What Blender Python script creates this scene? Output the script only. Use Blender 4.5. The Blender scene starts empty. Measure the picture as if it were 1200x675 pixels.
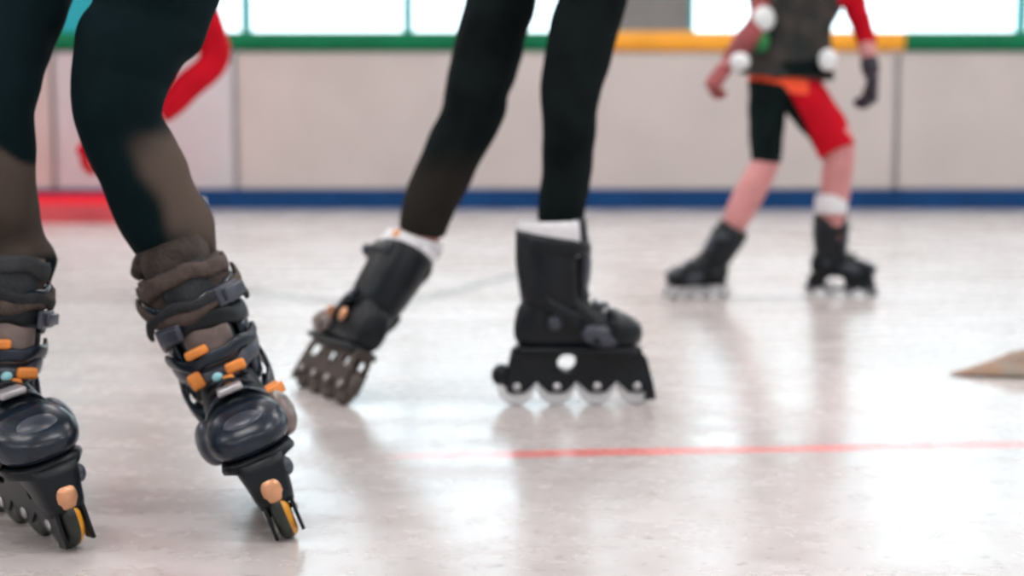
import bpy, bmesh, math, random
from mathutils import Vector, Matrix, noise
random.seed(7)
V = Vector; PI = math.pi
S = bpy.context.scene; COL = S.collection

# ------------------------------------------------------------------ camera, world, lights, exposure
FPX = 1667.0; CAM_H = 0.4545; PITCH = math.atan(152.5/FPX)
cd = bpy.data.cameras.new('camera'); cam = bpy.data.objects.new('camera', cd); COL.objects.link(cam)
cam.location = (0, 0, CAM_H); cam.rotation_euler = (PI/2-PITCH, 0, 0)
cd.sensor_width = 36; cd.lens = FPX*36/1200; cd.clip_start = .02; cd.clip_end = 200
cd.dof.use_dof = True; cd.dof.focus_distance = 1.42; cd.dof.aperture_fstop = 3.4
S.camera = cam
w = bpy.data.worlds.new('overcast_sky'); S.world = w; w.use_nodes = True
w.node_tree.nodes['Background'].inputs[0].default_value = (.86, .96, 1.0, 1)
w.node_tree.nodes['Background'].inputs[1].default_value = 3.7
S.view_settings.view_transform = 'Standard'; S.view_settings.look = 'None'
S.view_settings.gamma = 1; S.view_settings.use_curve_mapping = False
S.view_settings.exposure = 0.0
S.cycles.use_denoising = True; S.cycles.max_bounces = 7; S.cycles.sample_clamp_indirect = 6
S.cycles.caustics_reflective = False; S.cycles.caustics_refractive = False
CEIL = 5.4; FAR = 15.0
FILL_POWER = 84.0
FILL_LAMPS = [(x, y) for y in (-4.5, .5, 5.0, 9.5) for x in (-7.5, -2.5, 2.5, 7.5)]  # unseen lamps added overhead as fill for floor and boards
for (x, y) in FILL_LAMPS:
    ld = bpy.data.lights.new('added_fill_light', 'AREA'); ld.shape = 'RECTANGLE'; ld.size = 2.6; ld.size_y = .55
    ld.energy = FILL_POWER; ld.color = (1.0, .95, .93)
    lo = bpy.data.objects.new('added_fill_light', ld); COL.objects.link(lo); lo.location = (x, y, CEIL-.16)

F_ = V((0, math.cos(PITCH), -math.sin(PITCH))); U_ = V((0, math.sin(PITCH), math.cos(PITCH)))
def ray(px, py): return F_ + U_*((337.5-py)/FPX) + V((1, 0, 0))*((px-600)/FPX)
def P(px, py, Y):
    d = ray(px, py); return V((0, 0, CAM_H)) + d*(Y/d.y)
def G(px, py):
    d = ray(px, py); return V((0, 0, CAM_H)) + d*(CAM_H/-d.z)

# ------------------------------------------------------------------ materials
def mat(name, c, rough=.5, var=0.0, vscale=20, bump=0.0, bscale=60, metal=0, spec=.5, emit=None, c2=None, attr=None):
    m = bpy.data.materials.new(name); m.use_nodes = True; nt = m.node_tree; b = nt.nodes['Principled BSDF']
    b.inputs['Base Color'].default_value = (*c, 1); b.inputs['Roughness'].default_value = rough
    b.inputs['Metallic'].default_value = metal; b.inputs['Specular IOR Level'].default_value = spec
    tc = nt.nodes.new('ShaderNodeTexCoord')
    if emit:
        b.inputs['Emission Color'].default_value = (*emit[0], 1); b.inputs['Emission Strength'].default_value = emit[1]
    src = None
    if var or c2:
        n = nt.nodes.new('ShaderNodeTexNoise'); n.inputs['Scale'].default_value = vscale; n.inputs['Detail'].default_value = 4
        nt.links.new(tc.outputs['Object'], n.inputs['Vector'])
        r = nt.nodes.new('ShaderNodeValToRGB')
        r.color_ramp.elements[0].position = .35; r.color_ramp.elements[1].position = .65
        r.color_ramp.elements[0].color = (*[max(0, v*(1-var)) for v in c], 1)
        r.color_ramp.elements[1].color = (*(c2 if c2 and not attr else [min(1, v*(1+var)) for v in c]), 1)
        nt.links.new(n.outputs['Fac'], r.inputs[0]); src = r.outputs[0]
        if attr:
            a = nt.nodes.new('ShaderNodeAttribute'); a.attribute_name = attr
            mx = nt.nodes.new('ShaderNodeMix'); mx.data_type = 'RGBA'
            nt.links.new(a.outputs['Fac'], mx.inputs[0]); nt.links.new(src, mx.inputs[6])
            mx.inputs[7].default_value = (*c2, 1); src = mx.outputs[2]
        nt.links.new(src, b.inputs['Base Color'])
    if bump:
        n = nt.nodes.new('ShaderNodeTexNoise'); n.inputs['Scale'].default_value = bscale; n.inputs['Detail'].default_value = 3
        nt.links.new(tc.outputs['Object'], n.inputs['Vector'])
        bp = nt.nodes.new('ShaderNodeBump'); bp.inputs['Strength'].default_value = bump; bp.inputs['Distance'].default_value = .01
        nt.links.new(n.outputs['Fac'], bp.inputs['Height']); nt.links.new(bp.outputs[0], b.inputs['Normal'])
    return m

M = dict(
 board=mat('board_plastic', (.54, .495, .48), .42, .04, 2.0, spec=.4),
 board2=mat('board_plastic_cool', (.56, .56, .59), .42, .04, 2.0, spec=.4),
 blue=mat('blue_kick_plastic', (.006, .052, .17), .6, .12, 3, spec=.15),
 green=mat('green_rail_paint', (.0, .16, .065), .5, .08, 3, spec=.2),
 yellow=mat('yellow_rail_paint', (.90, .38, .02), .4, .06, 3),
 redmat=mat('red_mat_vinyl', (.78, .008, .025), .8, .05, 4, spec=.12),
 redfront=mat('dull_red_vinyl', (.55, .085, .10), .8, .1, 5, spec=.12),
 wall=mat('grey_wall_plaster', (.30, .28, .27), .8, .06, 3, .1, 30),
 hall=mat('white_hall_plaster', (.72, .70, .70), .8, .03, 2),
 ceil=mat('white_ceiling', (.75, .75, .76), .85, .03, 2),
 teal=mat('teal_window_paint', (.07, .42, .42), .4, .05, 4),
 metal=mat('brushed_steel', (.55, .56, .58), .3, .08, 40, metal=.9),
 lampd=mat('added_lamp_diffuser', (.9, .9, .9), .6, emit=((1, .95, .92), 3.0)),
 knit=mat('dark_knit_fabric', (.0035, .012, .015), .9, .14, 12, .12, 500, spec=.08, c2=(.115, .09, .076), attr='panel'),
 legg=mat('black_legging_fabric', (.006, .010, .011), .9, .35, 14, .1, 400, spec=.08),
 leggw=mat('charcoal_legging_fabric', (.006, .010, .011), .9, .3, 12, .1, 400, spec=.08, c2=(.030, .027, .024), attr='panel'),
 jacket=mat('dark_grey_jacket', (.03, .035, .04), .8, .2, 20, .2, 160),
 skin=mat('skin', (.56, .27, .22), .5, .06, 25, .05, 200),
 skinp=mat('rosy_skin', (.62, .27, .27), .5, .08, 20),
 hair=mat('dark_brown_hair', (.03, .018, .012), .6, .4, 90, .5, 140),
 hairb=mat('light_brown_hair', (.12, .07, .035), .6, .4, 90, .5, 140),
 eyew=mat('eye_white', (.8, .8, .78), .2), eyed=mat('dark_iris', (.02, .015, .01), .15), lip=mat('lip_skin', (.45, .14, .13), .45),
 shell=mat('black_skate_plastic', (.005, .009, .013), .38, .3, 30, spec=.3),
 navy=mat('navy_skate_plastic', (.009, .017, .030), .27, .3, 30, spec=.45),
 grey=mat('warm_grey_skate_panel', (.17, .135, .125), .35, .25, 45),
 greyd=mat('slate_skate_panel', (.05, .06, .085), .3, .25, 45),
 lacem=mat('black_lace', (.012, .014, .018), .8, .3, 90, .3, 200),
 pad=mat('padded_liner_fabric', (.02, .025, .03), .8, .3, 60, .3, 180),
 brownpad=mat('brown_padded_liner', (.07, .05, .042), .8, .3, 60, .3, 180),
 orange=mat('orange_trim_plastic', (.80, .27, .05), .35, .15, 30),
 copper=mat('copper_buckle', (.70, .36, .20), .3, .12, 40, metal=.4),
 silver=mat('pale_grey_buckle', (.50, .50, .52), .25, .1, 40, metal=.5),
 cyan=mat('pale_blue_glint', (.30, .65, .72), .2),
 wheelw=mat('white_urethane', (.80, .84, .88), .3, .03, 20), wheeld=mat('dark_urethane', (.018, .026, .02), .35, .3, 30),
 wheelo=mat('amber_urethane', (.75, .34, .03), .3, .12, 40), hubm=mat('hub_plastic', (.10, .10, .11), .4),
 hubw=mat('white_hub_plastic', (.7, .72, .75), .4),
 sock=mat('white_sock_fabric', (.78, .80, .84), .8, .06, 60, .2, 150),
 blackf=mat('black_short_fabric', (.005, .011, .011), .9, .2, 20, .1, 150, spec=.08),
 redf=mat('red_jersey_fabric', (.52, .004, .016), .8, .08, 15, .1, 120, spec=.12), redo=mat('orange_red_waistband', (.95, .085, .02), .6, .05, 20),
 shirtf=mat('brown_grey_jersey', (.085, .068, .06), .8, .35, 18, .2, 120, c2=(.012, .018, .018)),
 pinks=mat('dusty_red_sleeve', (.33, .07, .075), .7, .3, 18, .1, 120),
 glove=mat('dark_glove_fabric', (.03, .025, .04), .8, .3, 30, .2, 150),
 whitep=mat('white_pad_plastic', (.80, .86, .88), .35, .03, 20), greens=mat('green_strap', (.02, .22, .06), .6, .1, 30),
 brownd=mat('brown_grey_frame', (.055, .042, .036), .45, .3, 40),
 tan=mat('tan_cloth', (.46, .29, .20), .85, .2, 25, .3, 90, c2=(.30, .26, .22)),
)
# floor: sealed concrete, worn, with a painted red line and faint grey circles
def floor_mat():
    m = bpy.data.materials.new('sealed_rink_floor'); m.use_nodes = True; nt = m.node_tree; N = nt.nodes; L = nt.links
    b = N['Principled BSDF']; tc = N.new('ShaderNodeTexCoord')
    def noi(scale, det, vec=None):
        n = N.new('ShaderNodeTexNoise'); n.inputs['Scale'].default_value = scale; n.inputs['Detail'].default_value = det
        L.new(vec or tc.outputs['Object'], n.inputs['Vector']); return n.outputs['Fac']
    def math_(op, a, c=None, clamp=False):
        n = N.new('ShaderNodeMath'); n.operation = op; n.use_clamp = clamp
        for i, v in enumerate((a, c)):
            if v is None: continue
            if isinstance(v, (int, float)): n.inputs[i].default_value = v
            else: L.new(v, n.inputs[i])
        return n.outputs[0]
    def rng(v, a, c, lo, hi):
        n = N.new('ShaderNodeMapRange'); L.new(v, n.inputs[0])
        for i, k in enumerate((a, c, lo, hi)): n.inputs[i+1].default_value = k
        return n.outputs[0]
    def mix(f, a, c):
        n = N.new('ShaderNodeMix'); n.data_type = 'RGBA'
        L.new(f, n.inputs[0])
        for i, v in ((6, a), (7, c)):
            if isinstance(v, tuple): n.inputs[i].default_value = (*v, 1)
            else: L.new(v, n.inputs[i])
        return n.outputs[2]
    base = mix(rng(noi(.9, 5), .35, .65, 0, 1), (.52, .475, .46), (.64, .62, .625))
    base = mix(rng(noi(14, 8), .45, .75, 0, .35), base, (.40, .36, .33))
    base = mix(rng(noi(45, 6), .60, .72, 0, .45), base, (.24, .22, .19))
    sx = N.new('ShaderNodeSeparateXYZ'); L.new(tc.outputs['Object'], sx.inputs[0]); X, Y = sx.outputs[0], sx.outputs[1]
    wob = rng(noi(5, 3), 0, 1, -.012, .012)
    def line(p, q, wdt, x0=None, x1=None, soft=.01):
        d = (q-p).normalized(); nx, ny = -d.y, d.x; c = nx*p.x+ny*p.y
        v = math_('ADD', math_('ADD', math_('MULTIPLY', X, nx), math_('MULTIPLY', Y, ny)), -c)
        v = math_('ABSOLUTE', math_('ADD', v, wob))
        f = rng(v, wdt, wdt+soft, 1, 0)
        if x0 is not None: f = math_('MULTIPLY', f, rng(X, x0, x0+.12, 0, 1))
        if x1 is not None: f = math_('MULTIPLY', f, rng(X, x1, x1+.3, 1, .45))
        return f
    a, c = G(500, 534), G(1200, 521)
    f = math_('MULTIPLY', line(a, c, .020, G(440, 535).x, G(1150, 522).x, .012), rng(noi(9, 4), .3, .6, .7, 1))  # ends fade: washing-out by reflections put into the colour; noise is wear
    base = mix(f, base, (.80, .24, .22))
    # grey circle painted on the floor further back
    cx, cy, R = .0, 6.75, 2.25
    r = math_('SQRT', math_('ADD', math_('POWER', math_('ADD', X, -cx+.25), 2.0), math_('POWER', math_('ADD', Y, -cy), 2.0)))
    g = rng(math_('ABSOLUTE', math_('ADD', r, -3.55)), .03, .05, .0, .0)
    for (p, q, xa, xb) in ((G(290, 342), G(420, 357), G(285, 342).x, G(415, 357).x), (G(505, 348), G(640, 313), G(500, 350).x, G(640, 313).x)):
        g2 = line(p, q, .02, xa-.1, None, .03); g2 = math_('MULTIPLY', g2, rng(X, xb, xb+.1, 1, 0))
        g = math_('MAXIMUM', g, g2)
    base = mix(math_('MULTIPLY', g, .75), base, (.16, .18, .18))
    L.new(base, b.inputs['Base Color'])
    # gloss: sealed and polished, streaky wear
    mp = N.new('ShaderNodeMapping'); mp.inputs['Scale'].default_value = (1.2, 3.5, 1); L.new(tc.outputs['Object'], mp.inputs[0])
    rg = math_('ADD', rng(noi(2.2, 5, mp.outputs[0]), .35, .7, .19, .31), rng(noi(30, 5), .5, .75, 0, .08))
    L.new(rg, b.inputs['Roughness'])
    b.inputs['Specular IOR Level'].default_value = .62
    bp = N.new('ShaderNodeBump'); bp.inputs['Strength'].default_value = .13; bp.inputs['Distance'].default_value = .004
    h = math_('ADD', math_('MULTIPLY', noi(6, 4), 1.0), math_('MULTIPLY', noi(70, 4), .035))
    L.new(h, bp.inputs['Height']); L.new(bp.outputs[0], b.inputs['Normal'])
    return m
M['floor'] = floor_mat()
foldm = mat('dusty_brown_fold', (.042, .032, .028), .85, .6, 25, .3, 180); M['foldm'] = foldm
gm = bpy.data.materials.new('window_glass'); gm.use_nodes = True
_nt = gm.node_tree; _nt.nodes.clear(); _o = _nt.nodes.new('ShaderNodeOutputMaterial'); _m = _nt.nodes.new('ShaderNodeMixShader')
_t = _nt.nodes.new('ShaderNodeBsdfTransparent'); _g = _nt.nodes.new('ShaderNodeBsdfGlossy'); _g.inputs['Roughness'].default_value = .05
_t.inputs[0].default_value = (.93, .98, 1, 1); _m.inputs[0].default_value = .06
_nt.links.new(_t.outputs[0], _m.inputs[1]); _nt.links.new(_g.outputs[0], _m.inputs[2]); _nt.links.new(_m.outputs[0], _o.inputs[0]); M['glass'] = gm

g2_ = gm.copy(); g2_.name = 'teal_tinted_glass'; g2_.node_tree.nodes['Transparent BSDF'].inputs[0].default_value = (.09, .32, .34, 1); M['tintglass'] = g2_
# ------------------------------------------------------------------ mesh helpers
def link(name, me, parent=None, mats=(), smooth=True):
    o = bpy.data.objects.new(name, me); COL.objects.link(o)
    for m in mats: me.materials.append(M[m] if isinstance(m, str) else m)
    if smooth:
        for p in me.polygons: p.use_smooth = True
    if parent: o.parent = parent
    return o
def tag(o, label=None, cat=None, group=None, kind=None):
    for k, v in (('label', label), ('category', cat), ('group', group), ('kind', kind)):
        if v: o[k] = v
    return o
def empty(name, loc=(0, 0, 0)):
    o = bpy.data.objects.new(name, None); COL.objects.link(o); o.location = loc; o.empty_display_size = .1; return o
def fin(bm, name='m'):
    bmesh.ops.recalc_face_normals(bm, faces=bm.faces); me = bpy.data.meshes.new(name); bm.to_mesh(me); bm.free(); return me
def box(bm, lo, hi, bev=0, Mx=None, mi=0):
    t = bmesh.new(); bmesh.ops.create_cube(t, size=1)
    for v in t.verts: v.co = V([lo[i]+(v.co[i]+.5)*(hi[i]-lo[i]) for i in range(3)])
    if bev: bmesh.ops.bevel(t, geom=list(t.edges), offset=bev, segments=3, profile=.5, affect='EDGES')
    if Mx: t.transform(Mx)
    me = bpy.data.meshes.new('t'); t.to_mesh(me); t.free(); n0 = len(bm.faces); bm.from_mesh(me); bpy.data.meshes.remove(me)
    bm.faces.ensure_lookup_table()
    for f in list(bm.faces)[n0:]: f.material_index = mi
def boxo(name, lo, hi, m, parent=None, bev=0):
    bm = bmesh.new(); box(bm, lo, hi, bev); return link(name, fin(bm), parent, (m,), False)
def loft(bm, rings, cap=True, mi=0):
    vs = [[bm.verts.new(p) for p in r] for r in rings]; n = len(rings[0])
    for a, b in zip(vs, vs[1:]):
        for i in range(n):
            f = bm.faces.new((a[i], a[(i+1) % n], b[(i+1) % n], b[i])); f.material_index = mi
    if cap:
        for r in (vs[0][::-1], vs[-1]):
            c = bm.verts.new(sum((v.co for v in r), V())/n)
            for i in range(n):
                f = bm.faces.new((r[i], r[(i+1) % n], c)); f.material_index = mi
def ering(c, e1, e2, a, b, n=24, pw=2.0):
    out = []
    for i in range(n):
        t = 2*PI*i/n; x, y = math.cos(t), math.sin(t)
        x = math.copysign(abs(x)**(2/pw), x); y = math.copysign(abs(y)**(2/pw), y)
        out.append(c + e1*(a*x) + e2*(b*y))
    return out
def cr(p0, p1, p2, p3, t):
    return .5*((2*p1)+(p2-p0)*t+(2*p0-5*p1+4*p2-p3)*t*t+(3*p1-p0-3*p2+p3)*t**3)
def resample(pts, step):
    """pts: list of (Vector, ra, rb) -> denser list by Catmull-Rom"""
    out = []; q = [pts[0]]+list(pts)+[pts[-1]]
    for i in range(1, len(q)-2):
        L = (q[i+1][0]-q[i][0]).length; n = max(1, int(L/step))
        for k in range(n):
            t = k/n
            out.append(tuple(cr(q[i-1][j], q[i][j], q[i+1][j], q[i+2][j], t) for j in range(3)))
    out.append(tuple(pts[-1])); return out
def chain(bm, pts, ref=V((0, -1, 0)), step=.012, n=24, wr=None, mi=0, round_ends=True):
    """closed tube along pts [(Vector, r) or (Vector, ra, rb)], ra is across ref; wr(u, theta, p) adds radial displacement"""
    pts = [(p[0], p[1], p[2] if len(p) > 2 else p[1]) for p in pts]
    rs = resample(pts, step); rings = []; m = len(rs); total = 0; acc = [0]
    for a, b in zip(rs, rs[1:]): total += (b[0]-a[0]).length; acc.append(total)
    for i, (c, ra, rb) in enumerate(rs):
        d = (rs[min(i+1, m-1)][0]-rs[max(i-1, 0)][0]).normalized()
        e2 = (ref-d*ref.dot(d))
        e2 = e2.normalized() if e2.length > 1e-4 else d.orthogonal().normalized()
        e1 = d.cross(e2)
        k = 1.0
        if round_ends:
            for s in (acc[i], total-acc[i]):
                if s < ra: k = min(k, math.sqrt(max(.06, 1-(1-s/ra)**2)))
        r = []
        for j in range(n):
            t = 2*PI*j/n; q = wr(acc[i]/total, t, c) if wr else 0
            r.append(c + e1*((ra*k+q)*math.cos(t)) + e2*((rb*k+q)*math.sin(t)))
        rings.append(r)
    loft(bm, rings, True, mi)
def ellipsoid(bm, c, r, Mx=None, seg=24, mi=0):
    t = bmesh.new(); bmesh.ops.create_uvsphere(t, u_segments=seg, v_segments=seg//2, radius=1)
    for v in t.verts: v.co = V((v.co.x*r[0], v.co.y*r[1], v.co.z*r[2]))
    if Mx is not None: t.transform(Mx.to_4x4())
    for v in t.verts: v.co += c
    me = bpy.data.meshes.new('t'); t.to_mesh(me); t.free(); n0 = len(bm.faces); bm.from_mesh(me); bpy.data.meshes.remove(me)
    bm.faces.ensure_lookup_table()
    for f in list(bm.faces)[n0:]: f.material_index = mi
def remesh(bm, vox=.006, sm=4):
    bmesh.ops.recalc_face_normals(bm, faces=bm.faces)
    me = bpy.data.meshes.new('r'); bm.to_mesh(me); bm.free()
    o = bpy.data.objects.new('r', me); COL.objects.link(o)
    r = o.modifiers.new('r', 'REMESH'); r.mode = 'VOXEL'; r.voxel_size = vox; r.use_smooth_shade = True
    if sm:
        s = o.modifiers.new('s', 'SMOOTH'); s.iterations = sm; s.factor = .5
    dg = bpy.context.evaluated_depsgraph_get(); out = bpy.data.meshes.new_from_object(o.evaluated_get(dg))
    bpy.data.objects.remove(o); out.materials.clear(); return out
def shellband(bm, c0, c1, e1, e2, a0, b0, a1, b1, th0, th1, thick=.004, n=28, m=5, tilt=0.0, bulge=0.0, mi=0, rag=None):
    """a curved band wrapped round an axis from c0 to c1; theta 0 is e1"""
    g = []; ax = (c1-c0)
    for k in range(m+1):
        v = k/m; row_o = []; row_i = []
        for i in range(n+1):
            t = th0+(th1-th0)*i/n
            a = a0+(a1-a0)*v; b = b0+(b1-b0)*v; bu = bulge*math.sin(PI*v)
            off = ax.normalized()*(tilt*math.cos(t)+(rag(t, v) if rag else 0))
            ctr = c0+ax*v+off
            row_o.append(ctr+e1*((a+thick+bu)*math.cos(t))+e2*((b+thick+bu)*math.sin(t)))
            row_i.append(ctr+e1*(a*math.cos(t))+e2*(b*math.sin(t)))
        g.append((row_o, row_i))
    O = [[bm.verts.new(p) for p in r[0]] for r in g]; I = [[bm.verts.new(p) for p in r[1]] for r in g]
    def q(*vs):
        f = bm.faces.new(vs); f.material_index = mi
    for k in range(m):
        for i in range(n):
            q(O[k][i], O[k][i+1], O[k+1][i+1], O[k+1][i]); q(I[k][i], I[k+1][i], I[k+1][i+1], I[k][i+1])
    for i in range(n):
        q(O[0][i], I[0][i], I[0][i+1], O[0][i+1]); q(O[m][i], O[m][i+1], I[m][i+1], I[m][i])
    for k in range(m):
        q(O[k][0], O[k+1][0], I[k+1][0], I[k][0]); q(O[k][n], I[k][n], I[k+1][n], O[k+1][n])

# ------------------------------------------------------------------ setting
XL, XR, YB = -13.0, 13.0, -9.0
bm = bmesh.new(); box(bm, (XL, YB, -.1), (XR, FAR, 0)); tag(link('floor', fin(bm), None, ('floor',), False), kind='structure')
tag(boxo('ceiling', (XL, YB, CEIL), (XR, FAR+.25, CEIL+.15), 'ceil'), kind='structure')
tag(boxo('wall_left', (XL-.2, YB, 0), (XL, FAR+.25, CEIL), 'hall'), kind='structure')
tag(boxo('wall_right', (XR, YB, 0), (XR+.2, FAR+.25, CEIL), 'hall'), kind='structure')
tag(boxo('wall_behind', (XL, YB-.2, 0), (XR, YB, CEIL), 'hall'), kind='structure')
sx_ = lambda px: (px-600)*FAR/FPX
SILL, HEAD = 1.35, 4.35
wins = [(sx_(20), sx_(228)), (sx_(240), sx_(726)), (sx_(804), sx_(1600)), (sx_(1640), sx_(2000))]
wins = [(max(a, XL+.3), min(b, XR-.3)) for a, b in wins if a < XR-.6]
bm = bmesh.new(); box(bm, (XL, FAR, 0), (XR, FAR+.25, SILL)); box(bm, (XL, FAR, HEAD), (XR, FAR+.25, CEIL))
edges = [XL]+[e for wn in wins for e in wn]+[XR]
for i in range(0, len(edges), 2): box(bm, (edges[i], FAR, SILL), (edges[i+1], FAR+.25, HEAD))
tag(link('wall_far', fin(bm), None, ('wall',), False), kind='structure')
mull = {0: [sx_(124)], 1: [sx_(291), sx_(479), sx_(664)], 2: [sx_(1192), sx_(1400)]}
for i, (a, b) in enumerate(wins):
    bm = bmesh.new(); y0, y1 = FAR+.04, FAR+.12
    for lo, hi in (((a, SILL), (b, SILL+.07)), ((a, HEAD-.07), (b, HEAD)), ((a, SILL), (a+.07, HEAD)), ((b-.07, SILL), (b, HEAD)), ((a, 3.2), (b, 3.26))):
        box(bm, (lo[0], y0, lo[1]), (hi[0], y1, hi[1]), .008)
    for x in mull.get(i, [a+(b-a)*.33, a+(b-a)*.66]): box(bm, (x-.055, y0-.01, SILL), (x+.055, y1+.01, HEAD), .008)
    wo = tag(link('window_%d' % (i+1), fin(bm), None, ('teal',), False), kind='structure')
    boxo('window_pane', (a+.03, FAR+.075, SILL+.03), (b-.03, FAR+.081, HEAD-.03), 'tintglass' if i == 0 else 'glass', wo)
    pl = bpy.data.lights.new('window_portal', 'AREA'); pl.shape = 'RECTANGLE'; pl.size = b-a; pl.size_y = HEAD-SILL; pl.cycles.is_portal = True
    po = bpy.data.objects.new('window_portal', pl); COL.objects.link(po); po.location = ((a+b)/2, FAR+.22, (SILL+HEAD)/2); po.rotation_euler = (-PI/2, 0, 0)
# ground outside the windows so that the rink is a place
# unseen ceiling lights, added to brighten the floor and boards
for (x, y) in FILL_LAMPS:
    t = empty('added_ceiling_light', (x, y, CEIL-.14)); tag(t, 'unseen rectangular ceiling lamp added to light the rink', 'added ceiling light', 'unseen rectangular lamps added in rows on the ceiling')
    boxo('housing', (-1.35, -.32, .03), (1.35, .32, .14), 'metal', t, .01); boxo('diffuser', (-1.28, -.26, .0), (1.28, .26, .03), 'lampd', t, .004)

# rink boards
BY = 12.62; bx = lambda px: (px-600)*BY/FPX
KZ, RZ0, RZ1 = .178, 1.385, 1.56
seams = [XL+.02, bx(-700), bx(-320), bx(66), bx(278), bx(663), bx(1048), bx(1435), bx(1820), XR-.02]
blab = ['pale rink board at the far left end', 'pale rink board second from the left end', 'pale rink board left of the near skater', 'cool pale rink board between the dark trouser legs of the near skater',
 'pale rink board right of the bent red sleeve, up to the middle skater', 'pale rink board between the middle skater and the child in red and black shorts',
 'pale rink board at the right edge, right of the child skater', 'pale rink board past the right edge', 'pale rink board at the far right end']
for i, (a, b) in enumerate(zip(seams, seams[1:])):
    bm = bmesh.new(); box(bm, (a+.022, BY, KZ), (b-.022, BY+.07, RZ0), .012)
    o = link('rink_board', fin(bm), None, ('board2' if i == 3 else 'board',), False)
    tag(o, blab[i], 'rink board', 'white rink boards along the far wall')
    boxo('kick_strip', (a, BY-.02, 0), (b, BY+.07, KZ), 'blue', o, .006)
    for xx in (a+.035, b-.035): boxo('support_post', (xx-.035, BY+.07, 0), (xx+.035, BY+.15, RZ0), 'metal', o, .005)
def rail(a, b, m, lab):
    bm = bmesh.new(); rr = []
    prof = []
    for k in range(24):
        t = 2*PI*k/24; x, y = math.cos(t), math.sin(t)
        prof.append((math.copysign(abs(x)**.6, x)*.085, math.copysign(abs(y)**.6, y)*(RZ1-RZ0)/2))
    for x in (a, a+.01, b-.01, b):
        s = .93 if x in (a, b) else 1
        rr.append([V((x, BY+.035+p*s, (RZ0+RZ1)/2+q*s)) for p, q in prof])
    loft(bm, rr); tag(link('top_rail', fin(bm), None, (m,)), lab, 'rail', 'painted top rails on the rink boards')
rail(XL+.05, bx(700), 'green', 'green padded top rail on the boards, left of the yellow one')
rail(bx(701), bx(1054), 'yellow', 'yellow padded top rail on the rink boards')
rail(bx(1055), XR-.05, 'green', 'green padded top rail at the right, after the yellow one')
# red mat against the boards
g0 = G(60, 262)
bm = bmesh.new(); xe = (165-600)*g0.y/FPX; xb = (222-600)*BY/FPX
box(bm, (-5.6, g0.y, 0), (xe, BY-.03, .14), .012)
for v in bm.verts:
    if v.co.x > -5 : v.co.x += (xb-xe)*(v.co.y-g0.y)/(BY-g0.y)
bmesh.ops.recalc_face_normals(bm, faces=bm.faces)
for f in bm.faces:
    if f.normal.z < .5: f.material_index = 1  # sides take a duller, pinker red than the top
tag(link('crash_mat', fin(bm), None, ('redmat', 'redfront'), False), 'low red vinyl mat lying on the floor against the rink boards', 'mat')

# tan cloth at the right edge
bm = bmesh.new(); g = G(1112, 440); n1, n2 = 60, 26; rows = []
L0 = .42
for side in (1, 0):
    for i in range(n1+1):
        u = i/n1; wd = .004+.075*min(1, u*2.2)**.8*(1-.5*max(0, u-.75)); row = []
        for j in range(n2+1):
            v = j/n2*2-1
            prof_ = max(0, 1-abs(v)**2.2)
            z = .004+side*(.004+prof_*(.010+.045*math.exp(-((u-.42)/.2)**2))*(.75+.35*noise.noise(V((u*6, v*2.5, 3)))))*min(1, u*6+.1)
            row.append(V((g.x+u*L0, g.y+v*wd+.01*math.sin(u*7), max(.001, z))))
        rows.append(row)
vt = [[bm.verts.new(p) for p in r] for r in rows]
for s in (0, 1):
    for i in range(n1):
        for j in range(n2):
            r0, r1 = vt[s*(n1+1)+i], vt[s*(n1+1)+i+1]; bm.faces.new((r0[j], r0[j+1], r1[j+1], r1[j]))
T, B = vt[:n1+1], vt[n1+1:]
for i in range(n1):
    for j in (0, n2): bm.faces.new((T[i][j], T[i+1][j], B[i+1][j], B[i][j]))
for j in range(n2):
    for i in (0, n1): bm.faces.new((T[i][j], T[i][j+1], B[i][j+1], B[i][j]))
tag(link('floor_cloth', fin(bm), None, ('tan',)), 'flat pointed tan cloth lying on the floor at the right edge', 'cloth')

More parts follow.
